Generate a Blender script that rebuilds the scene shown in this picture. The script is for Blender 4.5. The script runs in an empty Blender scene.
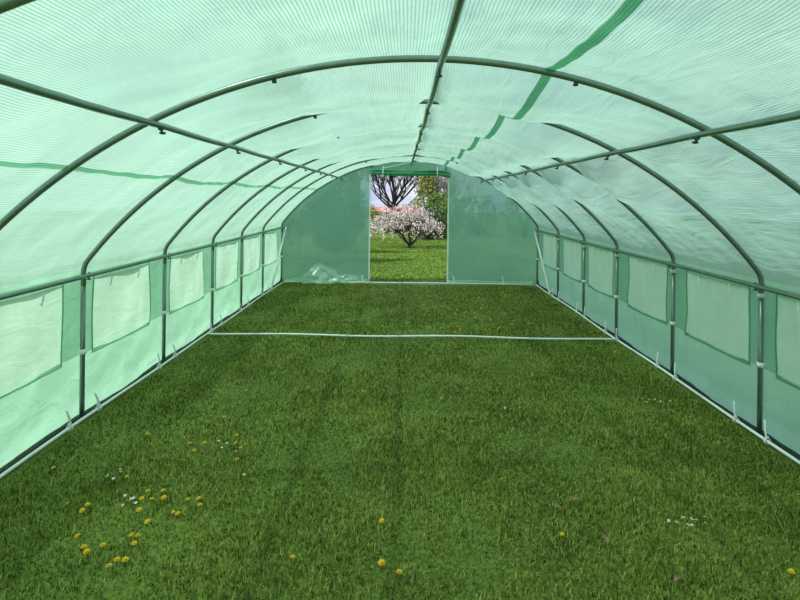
import bpy, math, random
import numpy as np
from mathutils import Vector, Matrix

random.seed(7)
RNG = np.random.default_rng(11)
sc = bpy.context.scene
C = sc.collection
PI = math.pi

# ------------------------------------------------------------------ camera
F = 520.0                      # focal length in pixels of the 800 px wide frame
CX, CZ = -0.07, 1.355          # camera position
cam = bpy.data.cameras.new('camera')
cam.sensor_width = 36.0
cam.lens = F * 36.0 / 800.0
cam.shift_x = -6.0 / 800.0
cam.shift_y = -103.0 / 800.0
cam.clip_start = 0.05
cam.clip_end = 500
cam_o = bpy.data.objects.new('camera', cam)
C.objects.link(cam_o)
cam_o.location = (CX, 0, CZ)
cam_o.rotation_euler = (PI / 2, -0.012, 0)
sc.camera = cam_o

# ------------------------------------------------------------------ sky, sun, exposure
world = bpy.data.worlds.new('sky')
sc.world = world
world.use_nodes = True
wn, wl = world.node_tree.nodes, world.node_tree.links
wn.clear()
w_out = wn.new('ShaderNodeOutputWorld')
w_bg = wn.new('ShaderNodeBackground')
w_tc = wn.new('ShaderNodeTexCoord')
w_sep = wn.new('ShaderNodeSeparateXYZ')
w_map = wn.new('ShaderNodeMapping')
w_map.inputs['Scale'].default_value = (1.0, 1.0, 2.6)
w_noise = wn.new('ShaderNodeTexNoise')
w_noise.inputs['Scale'].default_value = 3.2
w_noise.inputs['Detail'].default_value = 7
w_noise.inputs['Roughness'].default_value = 0.6
w_cl = wn.new('ShaderNodeValToRGB')
w_cl.color_ramp.elements[0].position = 0.42
w_cl.color_ramp.elements[0].color = (0, 0, 0, 1)
w_cl.color_ramp.elements[1].position = 0.60
w_cl.color_ramp.elements[1].color = (1, 1, 1, 1)
w_sky = wn.new('ShaderNodeValToRGB')
w_sky.color_ramp.elements[0].position = 0.0
w_sky.color_ramp.elements[0].color = (0.50, 0.62, 0.90, 1)
w_sky.color_ramp.elements[1].position = 0.7
w_sky.color_ramp.elements[1].color = (0.20, 0.38, 0.82, 1)
w_mix = wn.new('ShaderNodeMix')
w_mix.data_type = 'RGBA'
w_mix.inputs[7].default_value = (1.15, 1.15, 1.17, 1)
wl.new(w_tc.outputs['Generated'], w_sep.inputs[0])
wl.new(w_tc.outputs['Generated'], w_map.inputs[0])
wl.new(w_map.outputs[0], w_noise.inputs[0])
wl.new(w_noise.outputs['Fac'], w_cl.inputs[0])
wl.new(w_sep.outputs['Z'], w_sky.inputs[0])
wl.new(w_cl.outputs[0], w_mix.inputs[0])
wl.new(w_sky.outputs[0], w_mix.inputs[6])
wl.new(w_mix.outputs[2], w_bg.inputs['Color'])
w_bg.inputs['Strength'].default_value = 0.95
wl.new(w_bg.outputs[0], w_out.inputs[0])

sun = bpy.data.lights.new('sun', 'SUN')
sun.energy = 5.2
sun.color = (1.0, 0.965, 0.90)
sun.angle = math.radians(1.2)
sun_o = bpy.data.objects.new('sun', sun)
C.objects.link(sun_o)
sun_dir = Vector((-0.50, -0.24, 0.83)).normalized()     # towards the sun
sun_o.rotation_euler = sun_dir.to_track_quat('Z', 'Y').to_euler()
sun_o.location = (-30, -10, 35)

sc.view_settings.view_transform = 'Standard'
sc.view_settings.look = 'None'
sc.view_settings.gamma = 1
sc.view_settings.exposure = 0.0
sc.view_settings.use_curve_mapping = False
cy = sc.cycles
cy.use_denoising = True
cy.max_bounces = 12
cy.diffuse_bounces = 5
cy.transmission_bounces = 8
cy.transparent_max_bounces = 16
cy.sample_clamp_indirect = 6.0
cy.use_adaptive_sampling = False

# ------------------------------------------------------------------ materials
def nodes_of(name):
    m = bpy.data.materials.new(name)
    m.use_nodes = True
    nt = m.node_tree
    nt.nodes.clear()
    return m, nt.nodes, nt.links

def N(nodes, kind, **kw):
    n = nodes.new(kind)
    for k, v in kw.items():
        setattr(n, k, v)
    return n

def math_node(nodes, links, op, a, b=None, clamp=False):
    n = nodes.new('ShaderNodeMath')
    n.operation = op
    n.use_clamp = clamp
    for i, v in enumerate((a, b)):
        if v is None:
            continue
        if isinstance(v, (int, float)):
            n.inputs[i].default_value = v
        else:
            links.new(v, n.inputs[i])
    return n.outputs[0]

def plain(name, col, rough=0.6, metal=0.0, var=0.12, scale=30.0, spec=0.5):
    m, nd, lk = nodes_of(name)
    out = nd.new('ShaderNodeOutputMaterial')
    b = nd.new('ShaderNodeBsdfPrincipled')
    tc = nd.new('ShaderNodeTexCoord')
    nz = nd.new('ShaderNodeTexNoise')
    nz.inputs['Scale'].default_value = scale
    nz.inputs['Detail'].default_value = 4
    lk.new(tc.outputs['Object'], nz.inputs[0])
    r = nd.new('ShaderNodeValToRGB')
    r.color_ramp.elements[0].position = 0.3
    r.color_ramp.elements[1].position = 0.7
    r.color_ramp.elements[0].color = tuple(c * (1 - var) for c in col) + (1,)
    r.color_ramp.elements[1].color = tuple(min(1, c * (1 + var)) for c in col) + (1,)
    lk.new(nz.outputs['Fac'], r.inputs[0])
    lk.new(r.outputs[0], b.inputs['Base Color'])
    b.inputs['Roughness'].default_value = rough
    b.inputs['Metallic'].default_value = metal
    b.inputs['Specular IOR Level'].default_value = spec
    lk.new(b.outputs[0], out.inputs[0])
    return m

def sheeting(name, thru, refl, open_gap, open_thread, line=0.35, pitch=0.0118, bump=0.5, wr_scale=(5.0, 1.6, 1), gloss=0.05):
    """Reinforced translucent polyethylene: opaque threads, clearer film between them."""
    m, nd, lk = nodes_of(name)
    out = nd.new('ShaderNodeOutputMaterial')
    uv = nd.new('ShaderNodeUVMap')
    uv.uv_map = 'UVMap'
    sep = nd.new('ShaderNodeSeparateXYZ')
    lk.new(uv.outputs[0], sep.inputs[0])
    def grid(sock, p):
        a = math_node(nd, lk, 'MULTIPLY', sock, 2 * PI / p)
        s = math_node(nd, lk, 'SINE', a)
        h = math_node(nd, lk, 'MULTIPLY_ADD', s, 0.5)
        h.node.inputs[2].default_value = 0.5
        return math_node(nd, lk, 'POWER', h, 2.0)
    gu = grid(sep.outputs[0], pitch)
    gv = grid(sep.outputs[1], pitch * 0.8)
    gv2 = math_node(nd, lk, 'MULTIPLY', gv, 0.3)
    thread = math_node(nd, lk, 'MAXIMUM', gu, gv2)
    # uneven thickness and creasing of the film
    mp = nd.new('ShaderNodeMapping')
    mp.inputs['Scale'].default_value = (1.1, 2.6, 1)
    lk.new(uv.outputs[0], mp.inputs[0])
    nz = nd.new('ShaderNodeTexNoise')
    nz.inputs['Scale'].default_value = 1.7
    nz.inputs['Detail'].default_value = 6
    nz.inputs['Roughness'].default_value = 0.62
    nz.inputs['Distortion'].default_value = 0.6
    lk.new(mp.outputs[0], nz.inputs[0])
    ramp = nd.new('ShaderNodeValToRGB')
    ramp.color_ramp.elements[0].position = 0.3
    ramp.color_ramp.elements[0].color = tuple(c * 0.90 for c in thru) + (1,)
    ramp.color_ramp.elements[1].position = 0.7
    ramp.color_ramp.elements[1].color = tuple(min(0.98, c * 1.10) for c in thru) + (1,)
    lk.new(nz.outputs['Fac'], ramp.inputs[0])
    mul = nd.new('ShaderNodeMix')
    mul.data_type = 'RGBA'
    mul.blend_type = 'MULTIPLY'
    mul.inputs[7].default_value = (0.34, 0.66, 0.52, 1)
    tl = math_node(nd, lk, 'MULTIPLY', thread, line)
    lk.new(tl, mul.inputs[0])
    lk.new(ramp.outputs[0], mul.inputs[6])
    # crease bump
    mp2 = nd.new('ShaderNodeMapping')
    mp2.inputs['Scale'].default_value = wr_scale
    mp2.inputs['Rotation'].default_value = (0, 0, 0.35)
    lk.new(uv.outputs[0], mp2.inputs[0])
    n2 = nd.new('ShaderNodeTexNoise')
    n2.inputs['Scale'].default_value = 2.2
    n2.inputs['Detail'].default_value = 5
    n2.inputs['Distortion'].default_value = 1.0
    lk.new(mp2.outputs[0], n2.inputs[0])
    n3 = nd.new('ShaderNodeTexVoronoi')
    n3.feature = 'DISTANCE_TO_EDGE'
    n3.inputs['Scale'].default_value = 1.3
    lk.new(mp2.outputs[0], n3.inputs[0])
    hsum = math_node(nd, lk, 'MULTIPLY_ADD', n3.outputs['Distance'], 0.25)
    lk.new(n2.outputs['Fac'], hsum.node.inputs[2])
    bp = nd.new('ShaderNodeBump')
    bp.inputs['Strength'].default_value = bump
    bp.inputs['Distance'].default_value = 0.027
    lk.new(hsum, bp.inputs['Height'])
    tr = nd.new('ShaderNodeBsdfTranslucent')
    lk.new(mul.outputs[2], tr.inputs['Color'])
    lk.new(bp.outputs[0], tr.inputs['Normal'])
    df = nd.new('ShaderNodeBsdfDiffuse')
    df.inputs['Color'].default_value = refl + (1,)
    lk.new(bp.outputs[0], df.inputs['Normal'])
    mx = nd.new('ShaderNodeMixShader')
    mx.inputs[0].default_value = 0.27
    lk.new(tr.outputs[0], mx.inputs[1])
    lk.new(df.outputs[0], mx.inputs[2])
    gl = nd.new('ShaderNodeBsdfGlossy')
    gl.inputs['Roughness'].default_value = 0.35
    gl.inputs['Color'].default_value = (0.9, 1, 0.95, 1)
    lk.new(bp.outputs[0], gl.inputs['Normal'])
    mg = nd.new('ShaderNodeMixShader')
    mg.inputs[0].default_value = gloss
    lk.new(mx.outputs[0], mg.inputs[1])
    lk.new(gl.outputs[0], mg.inputs[2])
    tp = nd.new('ShaderNodeBsdfTransparent')
    tp.inputs['Color'].default_value = (0.82, 1.0, 0.90, 1)
    inv = math_node(nd, lk, 'SUBTRACT', 1.0, thread)
    op = math_node(nd, lk, 'MULTIPLY_ADD', inv, open_gap - open_thread)
    op.node.inputs[2].default_value = open_thread
    # seen at a slant the threads close up and the film hides more
    lw = nd.new('ShaderNodeLayerWeight')
    lw.inputs['Blend'].default_value = 0.5
    cosv = math_node(nd, lk, 'SUBTRACT', 1.0, lw.outputs['Facing'])
    cosv = math_node(nd, lk, 'MULTIPLY', cosv, 1.35)
    op = math_node(nd, lk, 'MULTIPLY', op, cosv, clamp=True)
    mt = nd.new('ShaderNodeMixShader')
    lk.new(op, mt.inputs[0])
    lk.new(mg.outputs[0], mt.inputs[1])
    lk.new(tp.outputs[0], mt.inputs[2])
    lk.new(mt.outputs[0], out.inputs[0])
    return m

M = {}
M['cover'] = sheeting('green_sheeting', (0.43, 0.625, 0.50), (0.36, 0.57, 0.455), 0.30, 0.03, line=0.9)
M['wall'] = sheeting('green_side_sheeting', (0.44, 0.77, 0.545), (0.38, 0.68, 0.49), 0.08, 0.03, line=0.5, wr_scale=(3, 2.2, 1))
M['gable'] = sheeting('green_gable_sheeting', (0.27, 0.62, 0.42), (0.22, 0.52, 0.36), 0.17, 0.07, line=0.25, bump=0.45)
M['double'] = sheeting('doubled_green_sheeting', (0.24, 0.53, 0.34), (0.24, 0.50, 0.35), 0.07, 0.03, line=0.5, wr_scale=(3, 2.2, 1))
M['seam'] = sheeting('roof_seam_sheeting', (0.16, 0.46, 0.27), (0.2, 0.5, 0.33), 0.10, 0.02, line=0.9)
M['seam_pale'] = sheeting('pale_roof_seam_sheeting', (0.27, 0.56, 0.38), (0.27, 0.55, 0.4), 0.12, 0.02, line=0.6)
M['net'] = sheeting('pale_insect_netting', (0.54, 0.83, 0.63), (0.52, 0.78, 0.61), 0.18, 0.09, line=0.15, pitch=0.006, bump=0.3)
M['clear'] = sheeting('pale_clear_sheeting', (0.75, 0.92, 0.82), (0.65, 0.85, 0.74), 0.22, 0.15, line=0.1, gloss=0.2, bump=0.7)
M['steel'] = plain('green_grey_tube', (0.22, 0.285, 0.25), 0.30, 0.7, 0.10, 14)
M['steel_dark'] = plain('dark_bolt', (0.05, 0.08, 0.065), 0.45, 0.5)
M['white'] = plain('white_plastic', (0.88, 0.90, 0.90), 0.45, 0, 0.04)
M['rod'] = plain('white_rod', (0.90, 0.92, 0.90), 0.4, 0.0, 0.04)
M['gap_shade'] = plain('painted_gap_shade', (0.012, 0.018, 0.014), 0.8, 0)  # near-black colour stands in for shade below the side sheeting
M['roll'] = plain('rolled_green_sheeting', (0.055, 0.30, 0.15), 0.45, 0, 0.25, 9)
M['bark'] = plain('bark', (0.060, 0.043, 0.033), 0.9, 0, 0.35, 8)
M['bark_grey'] = plain('grey_bark', (0.17, 0.14, 0.12), 0.9, 0, 0.3, 6)
M['leaf_green'] = plain('bright_green_leaves', (0.10, 0.21, 0.022), 0.6, 0, 0.6, 2.2)
M['leaf_yellow'] = plain('yellow_green_leaves', (0.24, 0.27, 0.045), 0.6, 0, 0.5, 1.5)
M['leaf_dark'] = plain('dark_green_leaves', (0.035, 0.075, 0.018), 0.6, 0, 0.5, 2)
M['bud'] = plain('olive_buds', (0.17, 0.15, 0.035), 0.8, 0, 0.4, 2)
M['blossom'] = plain('pink_white_blossom', (0.80, 0.70, 0.68), 0.7, 0, 0.2, 2.5)
M['twig_pale'] = plain('pale_twigs', (0.36, 0.30, 0.25), 0.9, 0, 0.3, 3)
M['tile_red'] = plain('red_roof_tile', (0.50, 0.13, 0.08), 0.8, 0, 0.3, 1.5)
M['render'] = plain('cream_house_wall', (0.50, 0.44, 0.36), 0.9, 0, 0.1, 1)
M['yellow'] = plain('dandelion_yellow', (0.80, 0.52, 0.012), 0.7, 0, 0.15, 60)
M['petal'] = plain('daisy_white', (0.80, 0.74, 0.76), 0.7, 0, 0.08, 60)
M['stem'] = plain('flower_stem', (0.10, 0.19, 0.04), 0.7, 0, 0.2, 40)
M['dry'] = plain('dry_leaf_brown', (0.27, 0.15, 0.09), 0.8, 0, 0.3, 40)

def grass_mat(name, dark, mid, light, s1, s2, per_blade=False):
    m, nd, lk = nodes_of(name)
    out = nd.new('ShaderNodeOutputMaterial')
    geo = nd.new('ShaderNodeNewGeometry')
    a = nd.new('ShaderNodeTexNoise')
    a.inputs['Scale'].default_value = s1
    a.inputs['Detail'].default_value = 5
    b = nd.new('ShaderNodeTexNoise')
    b.inputs['Scale'].default_value = s2
    b.inputs['Detail'].default_value = 2
    lk.new(geo.outputs['Position'], a.inputs[0])
    lk.new(geo.outputs['Position'], b.inputs[0])
    s = math_node(nd, lk, 'MULTIPLY_ADD', geo.outputs['Random Per Island'] if per_blade else b.outputs['Fac'], 0.55)
    t = math_node(nd, lk, 'MULTIPLY', a.outputs['Fac'], 0.45)
    lk.new(t, s.node.inputs[2])
    r = nd.new('ShaderNodeValToRGB')
    r.color_ramp.elements[0].position = 0.34
    r.color_ramp.elements[0].color = dark + (1,)
    r.color_ramp.elements[1].position = 0.68
    r.color_ramp.elements[1].color = light + (1,)
    e = r.color_ramp.elements.new(0.5)
    e.color = mid + (1,)
    lk.new(s, r.inputs[0])
    d = nd.new('ShaderNodeBsdfPrincipled')
    d.inputs['Roughness'].default_value = 0.55
    d.inputs['Specular IOR Level'].default_value = 0.3
    lk.new(r.outputs[0], d.inputs['Base Color'])
    tr = nd.new('ShaderNodeBsdfTranslucent')
    lk.new(r.outputs[0], tr.inputs['Color'])
    mx = nd.new('ShaderNodeMixShader')
    mx.inputs[0].default_value = 0.22
    lk.new(d.outputs[0], mx.inputs[1])
    lk.new(tr.outputs[0], mx.inputs[2])
    lk.new(mx.outputs[0], out.inputs[0])
    return m
M['grass'] = grass_mat('grass_blades', (0.058, 0.098, 0.009), (0.150, 0.230, 0.022), (0.38, 0.43, 0.09), 3.0, 150, True)
M['meadow'] = grass_mat('meadow_blades', (0.070, 0.145, 0.012), (0.15, 0.30, 0.024), (0.25, 0.40, 0.05), 1.0, 90, True)
M['turf'] = grass_mat('turf', (0.05, 0.080, 0.012), (0.115, 0.18, 0.022), (0.21, 0.28, 0.045), 1.2, 60)

# ------------------------------------------------------------------ mesh helpers
class MB:
    def __init__(s):
        s.v, s.f, s.uv = [], [], []
        s.has_uv = False
    def add(s, verts, faces):
        o = len(s.v)
        s.v.extend([tuple(p) for p in verts])
        s.f.extend([tuple(i + o for i in f) for f in faces])
    def tube(s, pts, rad, n=10, cap=True):
        pts = [Vector(p) for p in pts]
        k = len(pts)
        rads = rad if isinstance(rad, (list, tuple)) else [rad] * k
        t0 = (pts[1] - pts[0]).normalized()
        up = Vector((0, 0, 1)) if abs(t0.z) < 0.9 else Vector((0, 1, 0))
        nrm = t0.cross(up).normalized()
        verts, faces = [], []
        for i in range(k):
            if i == 0: t = pts[1] - pts[0]
            elif i == k - 1: t = pts[-1] - pts[-2]
            else: t = (pts[i + 1] - pts[i]).normalized() + (pts[i] - pts[i - 1]).normalized()
            t.normalize()
            nrm = (nrm - t * nrm.dot(t))
            if nrm.length < 1e-6: nrm = t.orthogonal()
            nrm.normalize()
            bn = t.cross(nrm)
            for j in range(n):
                a = 2 * PI * j / n
                verts.append(pts[i] + (nrm * math.cos(a) + bn * math.sin(a)) * rads[i])
        for i in range(k - 1):
            for j in range(n):
                j2 = (j + 1) % n
                faces.append((i * n + j, i * n + j2, (i + 1) * n + j2, (i + 1) * n + j))
        if cap:
            faces.append(tuple(range(n - 1, -1, -1)))
            faces.append(tuple((k - 1) * n + j for j in range(n)))
        s.add(verts, faces)
    def box(s, c, d, rot=None):
        R = rot or Matrix.Identity(3)
        vs = []
        for x in (-.5, .5):
            for y in (-.5, .5):
                for z in (-.5, .5):
                    vs.append(Vector(c) + R @ Vector((x * d[0], y * d[1], z * d[2])))
        s.add(vs, [(0, 1, 3, 2), (4, 6, 7, 5), (0, 4, 5, 1), (2, 3, 7, 6), (0, 2, 6, 4), (1, 5, 7, 3)])
    def strip(s, pts, width_vec, thick_vec):
        """A flat strap along pts, width and thickness given as vectors."""
        w, t = Vector(width_vec), Vector(thick_vec)
        vs, fs = [], []
        for p in pts:
            p = Vector(p)
            vs += [p - w / 2 - t / 2, p + w / 2 - t / 2, p + w / 2 + t / 2, p - w / 2 + t / 2]
        k = len(pts)
        for i in range(k - 1):
            for j in range(4):
                j2 = (j + 1) % 4
                fs.append((i * 4 + j, i * 4 + j2, i * 4 + 4 + j2, i * 4 + 4 + j))
        fs += [(3, 2, 1, 0), tuple((k - 1) * 4 + j for j in range(4))]
        s.add(vs, fs)
    def build(s, name, mat, parent=None, smooth=True, uv=None):
        me = bpy.data.meshes.new(name)
        me.from_pydata([tuple(p) for p in s.v], [], s.f)
        me.materials.append(M[mat] if isinstance(mat, str) else mat)
        if smooth:
            me.polygons.foreach_set('use_smooth', [True] * len(me.polygons))
        if uv is not None:
            lay = me.uv_layers.new(name='UVMap')
            li = np.empty(len(me.loops), dtype=np.int32)
            me.loops.foreach_get('vertex_index', li)
            lay.data.foreach_set('uv', np.asarray(uv, dtype=np.float32)[li].ravel())
        me.update()
        o = bpy.data.objects.new(name, me)
        C.objects.link(o)
        if parent is not None:
            o.parent = parent
        return o

def np_mesh(name, verts, quads, tris, mat, parent=None, smooth=False):
    me = bpy.data.meshes.new(name)
    nv, nq, nt = len(verts), len(quads), len(tris)
    me.vertices.add(nv)
    me.vertices.foreach_set('co', np.asarray(verts, dtype=np.float32).ravel())
    li = np.concatenate([np.asarray(quads, dtype=np.int32).ravel(), np.asarray(tris, dtype=np.int32).ravel()])
    me.loops.add(len(li))
    me.loops.foreach_set('vertex_index', li)
    me.polygons.add(nq + nt)
    st = np.concatenate([np.arange(nq) * 4, nq * 4 + np.arange(nt) * 3]).astype(np.int32)
    me.polygons.foreach_set('loop_start', st)
    if smooth:
        me.polygons.foreach_set('use_smooth', np.ones(nq + nt, dtype=bool))
    me.update(calc_edges=True)
    me.validate()
    me.materials.append(M[mat] if isinstance(mat, str) else mat)
    o = bpy.data.objects.new(name, me)
    C.objects.link(o)
    if parent is not None:
        o.parent = parent
    return o

def thing(name, label, cat, loc=(0, 0, 0), group=None):
    o = bpy.data.objects.new(name, None)
    o.empty_display_size = 0.1
    C.objects.link(o)
    o.location = loc
    tag(o, label, cat, group)
    return o

def tag(o, label, cat, group=None):
    o['label'] = label
    o['category'] = cat
    if group:
        o['group'] = group
    return o

def struct(o, label=None, cat=None):
    o['kind'] = 'structure'
    if label:
        o['label'] = label
        o['category'] = cat
    return o

def dup(root, loc, label, group=None):
    r = root.copy()
    C.objects.link(r)
    r.location = loc
    r['label'] = label
    if group:
        r['group'] = group
    for ch in list(root.children):
        c = ch.copy()
        C.objects.link(c)
        c.parent = r
        for g in list(ch.children):
            d = g.copy()
            C.objects.link(d)
            d.parent = c
    return r

ORD = ['first', 'second', 'third', 'fourth', 'fifth', 'sixth', 'seventh', 'eighth']

# ------------------------------------------------------------------ tunnel geometry
HALF, APEX, RAD = 2.0, 1.92, 2.50
HOOP_L = [1.105, 2.14, 3.12, 4.17, 5.21, 6.13, 7.05, 8.12]      # where each hoop stands on the left
HOOP_R = [1.03, 2.10, 3.02, 4.01, 5.08, 6.02, 7.04, 8.14]      # and on the right
HOOPS = [(a + b) / 2 for a, b in zip(HOOP_L, HOOP_R)]
def hoop_y(i, x):
    return HOOP_L[i] + (HOOP_R[i] - HOOP_L[i]) * (x + 2.0) / 4.0
Y0, Y1 = -0.86, 8.155
ZC = APEX - RAD
EAVE = ZC + math.sqrt(RAD * RAD - HALF * HALF)     # where the arc meets the posts

def hoop_profile(off=0.0, n_arc=64):
    """Outline from the left foot over the top to the right foot, with rounded eave bends."""
    pts = []
    h = HALF + off
    r = RAD + off
    ez = ZC + math.sqrt(r * r - h * h)
    a_e = math.asin(h / r)
    cut = 0.045
    P0 = Vector((-h, ez))
    A = Vector((-h, ez - cut))
    ang = a_e - cut / r
    B = Vector((-r * math.sin(ang), ZC + r * math.cos(ang)))
    left = [Vector((-h, 0.0))] + [Vector((-h, (ez - cut) * k / 12)) for k in range(1, 12)]
    bend = []
    for k in range(9):
        t = k / 8
        bend.append(A * (1 - t) ** 2 + P0 * 2 * t * (1 - t) + B * t * t)
    arc = []
    for k in range(1, n_arc):
        a = -ang + 2 * ang * k / n_arc
        arc.append(Vector((r * math.sin(a), ZC + r * math.cos(a))))
    half = left + bend
    mir = [Vector((-p.x, p.y)) for p in reversed(half)]
    return half + arc + mir

PROF = np.array([(p.x, p.y) for p in hoop_profile(0.017, 120)])
SEG = np.r_[0, np.cumsum(np.hypot(np.diff(PROF[:, 0]), np.diff(PROF[:, 1])))]
STOT = SEG[-1]
# arc length where the wall ends and the roof begins
S_EAVE = float(np.interp(0.90, PROF[:60, 1], SEG[:60]))
tang = np.gradient(PROF, SEG, axis=0)
NORM = np.stack([-tang[:, 1], tang[:, 0]], 1)      # pointing outwards (left foot -> right foot goes clockwise)
NORM /= np.linalg.norm(NORM, axis=1)[:, None]

AMP_X = [-2.1, -1.9, -1.6, -1.1, -.85, -.5, -.2, 0.0, 0.05, .10, .3, .6, .9, 1.13, 1.3, 1.5, 1.8, 1.95, 2.1]
AMP_V = [.006, .014, .022, .011, .052, .115, .118, .108, .030, .108, .118, .125, .095, .018, .085, .08, .03, .014, .008]

def bay_t(y, x):
    y, x = np.broadcast_arrays(np.asarray(y, float), np.asarray(x, float))
    L = [-0.86, 0.14] + HOOP_L + [9.12]
    Rr = [-0.86, 0.14] + HOOP_R + [9.12]
    t = np.zeros(y.shape); b = np.zeros(y.shape)
    for i in range(len(L) - 1):
        h0 = L[i] + (Rr[i] - L[i]) * (x + 2) / 4
        h1 = L[i + 1] + (Rr[i + 1] - L[i + 1]) * (x + 2) / 4
        m = (y >= h0) & (y <= h1) if i else (y <= h1)
        t = np.where(m, (y - h0) / (h1 - h0), t)
        b = np.where(m, i - 2, b)
    return np.clip(t, 0, 1), b

def cover_xyz(s, y):
    s, y = np.broadcast_arrays(np.asarray(s, float), np.asarray(y, float))
    x = np.interp(s, SEG, PROF[:, 0]); z = np.interp(s, SEG, PROF[:, 1])
    nx = np.interp(s, SEG, NORM[:, 0]); nz = np.interp(s, SEG, NORM[:, 1])
    t, b = bay_t(y, x)
    hang = 4 * t * (1 - t)
    right = np.clip((x - 0.6) / 0.3, 0, 1)
    left = np.clip((-x - 0.6) / 0.3, 0, 1)
    k_mid = np.interp(b, [-2, 0, 1, 2, 4, 5, 6], [.35, .30, .95, .95, .8, .45, .5])
    k_right = np.interp(b, [-2, 0, 1, 2, 5, 6], [.35, .30, .55, 1.45, 1.4, 1.0])
    k_left = np.interp(b, [-2, 0, 1, 2, 3, 4, 5], [.35, .30, .6, 2.0, 1.9, 1.3, .4])
    k = k_mid * (1 - right - left) + k_right * right + k_left * left
    amp = np.interp(x, AMP_X, AMP_V) * k
    wr = (0.0045 * np.sin(9 * s + 5 * y + 1.3 * np.sin(3 * y)) + 0.0035 * np.sin(17 * s - 11 * y + 2 * np.sin(4 * s))
          + 0.0025 * np.sin(31 * y + 6 * s + 1.7 * np.sin(7 * s)))
    wr = wr * np.clip(hang * 1.6, 0, 1) + 0.004
    sid = np.abs(x) > 1.98
    wr = np.where(sid, wr * 0.9, wr)
    # the foot of the sheeting flares a little outside the base tube
    flare = np.where(sid, 0.02 * np.clip(1 - z / 0.12, 0, 1), 0)
    d = -amp * hang + wr - 0.004 + flare
    return x + nx * d, y + 0 * x, z + nz * d

def ridge_z(y):
    t, b = bay_t(y, 0.05)
    return APEX - 0.034 - np.interp(b, [-2, 1, 2], [0.004, 0.022, 0.032]) * 4 * t * (1 - t)

def grid_object(name, S, Y, mat, parent=None, skip=None, push=0.0):
    SS, YY = np.meshgrid(S, Y, indexing='ij')
    X, Yv, Z = cover_xyz(SS, YY)
    if push:
        x = np.interp(SS, SEG, NORM[:, 0]); z = np.interp(SS, SEG, NORM[:, 1])
        p = push(SS, YY) if callable(push) else push
        X = X - x * p; Z = Z - z * p
    ni, nj = SS.shape
    mb = MB()
    mb.v = np.stack([X.ravel(), Yv.ravel(), Z.ravel()], 1).tolist()
    for i in range(ni - 1):
        sm = 0.5 * (S[i] + S[i + 1])
        for j in range(nj - 1):
            if skip and skip(sm, 0.5 * (Y[j] + Y[j + 1])):
                continue
            mb.f.append((i * nj + j, (i + 1) * nj + j, (i + 1) * nj + j + 1, i * nj + j + 1))
    uv = np.stack([SS.ravel(), YY.ravel()], 1)
    return mb.build(name, mat, parent, uv=uv)

# ------------------------------------------------------------------ the setting: ground
GH_Y = [-60, 8.6, 12, 20, 24, 90]
GH_Z = [0, 0, -0.16, -0.80, -1.0, -1.0]
def ground_z(y):
    return np.interp(y, GH_Y, GH_Z)
mb = MB()
gx = np.concatenate([np.linspace(-45, -3, 15), np.linspace(-2.4, 2.4, 25), np.linspace(3, 45, 15)])
gy = np.concatenate([np.linspace(-12, 0, 8), np.linspace(0.3, 9, 45), np.linspace(9.5, 34, 50), np.linspace(36, 85, 10)])
for x in gx:
    for y in gy:
        mb.v.append((x, y, float(ground_z(y)) + (0.006 * math.sin(5 * x + 1) * math.sin(4 * y) if 0 < y < 9 else 0) - 0.006))
for i in range(len(gx) - 1):
    for j in range(len(gy) - 1):
        n = len(gy)
        mb.f.append((i * n + j, (i + 1) * n + j, (i + 1) * n + j + 1, i * n + j + 1))
ground = mb.build('ground', 'turf')
struct(ground, 'mown green lawn under and beyond the tunnel', 'lawn')

# ------------------------------------------------------------------ the setting: sheeting
WZ0, WZ1, WA, WB = 0.385, 0.825, 0.11, 0.80        # window heights and extent within a bay
yg = np.arange(Y0, Y1 + 1e-6, 0.025)
WINS = {sd: [(H[i] + WA, H[i] + WB) for i in range(1, 7)] for sd, H in ((-1, HOOP_L), (1, HOOP_R))}
def wall_rows(sd):
    ye = yg.copy()
    for w in WINS[sd]:
        for e in w:
            ye[np.argmin(np.abs(ye - e))] = e
    return ye
def in_win(z, y, sd):
    return WZ0 < z < WZ1 and any(a < y < b for a, b in WINS[sd])
s_wall = np.unique(np.r_[np.linspace(0.012, WZ0, 14), np.linspace(WZ0, WZ1, 16), np.linspace(WZ1, S_EAVE, 6)])
roof = grid_object('ceiling', np.linspace(S_EAVE, STOT - S_EAVE, 150), yg, 'cover')
struct(roof, 'arched translucent green sheeting roof stretched over the hoops', 'roof cover')
wall_l = grid_object('wall_left', s_wall, wall_rows(-1), 'wall', skip=lambda s, y: in_win(s, y, -1))
struct(wall_l, 'translucent green side sheeting with net windows on the sunlit side', 'side wall')
wall_r = grid_object('wall_right', (STOT - s_wall)[::-1], wall_rows(1), 'wall', skip=lambda s, y: in_win(STOT - s, y, 1))
struct(wall_r, 'translucent green side sheeting with net windows on the shaded side', 'side wall')

# round the windows the sheeting is doubled
for w in (wall_l, wall_r):
    w.data.materials.append(M['double'])
    for p in w.data.polygons:
        if WZ0 < p.center.z < 0.868:
            p.material_index = 1
# doubled seams of the roof sheeting
def s_of_x(x):
    k = len(PROF) // 2
    if x < 0:
        return float(np.interp(x, PROF[14:k + 1, 0], SEG[14:k + 1]))
    return float(STOT - np.interp(-x, PROF[14:k + 1, 0], SEG[14:k + 1]))
for xs, w in ((0.51, 0.040), (-1.47, 0.030)):
    s0 = s_of_x(xs)
    o = grid_object('seam', np.linspace(s0 - w / 2, s0 + w / 2, 4), yg, 'seam' if xs > 0 else 'seam_pale', roof, push=0.004)
    if xs < 0:
        grid_object('seam_edge', np.linspace(s0 - w / 2 - 0.008, s0 - w / 2, 3), yg, 'clear', roof, push=0.005)
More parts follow.
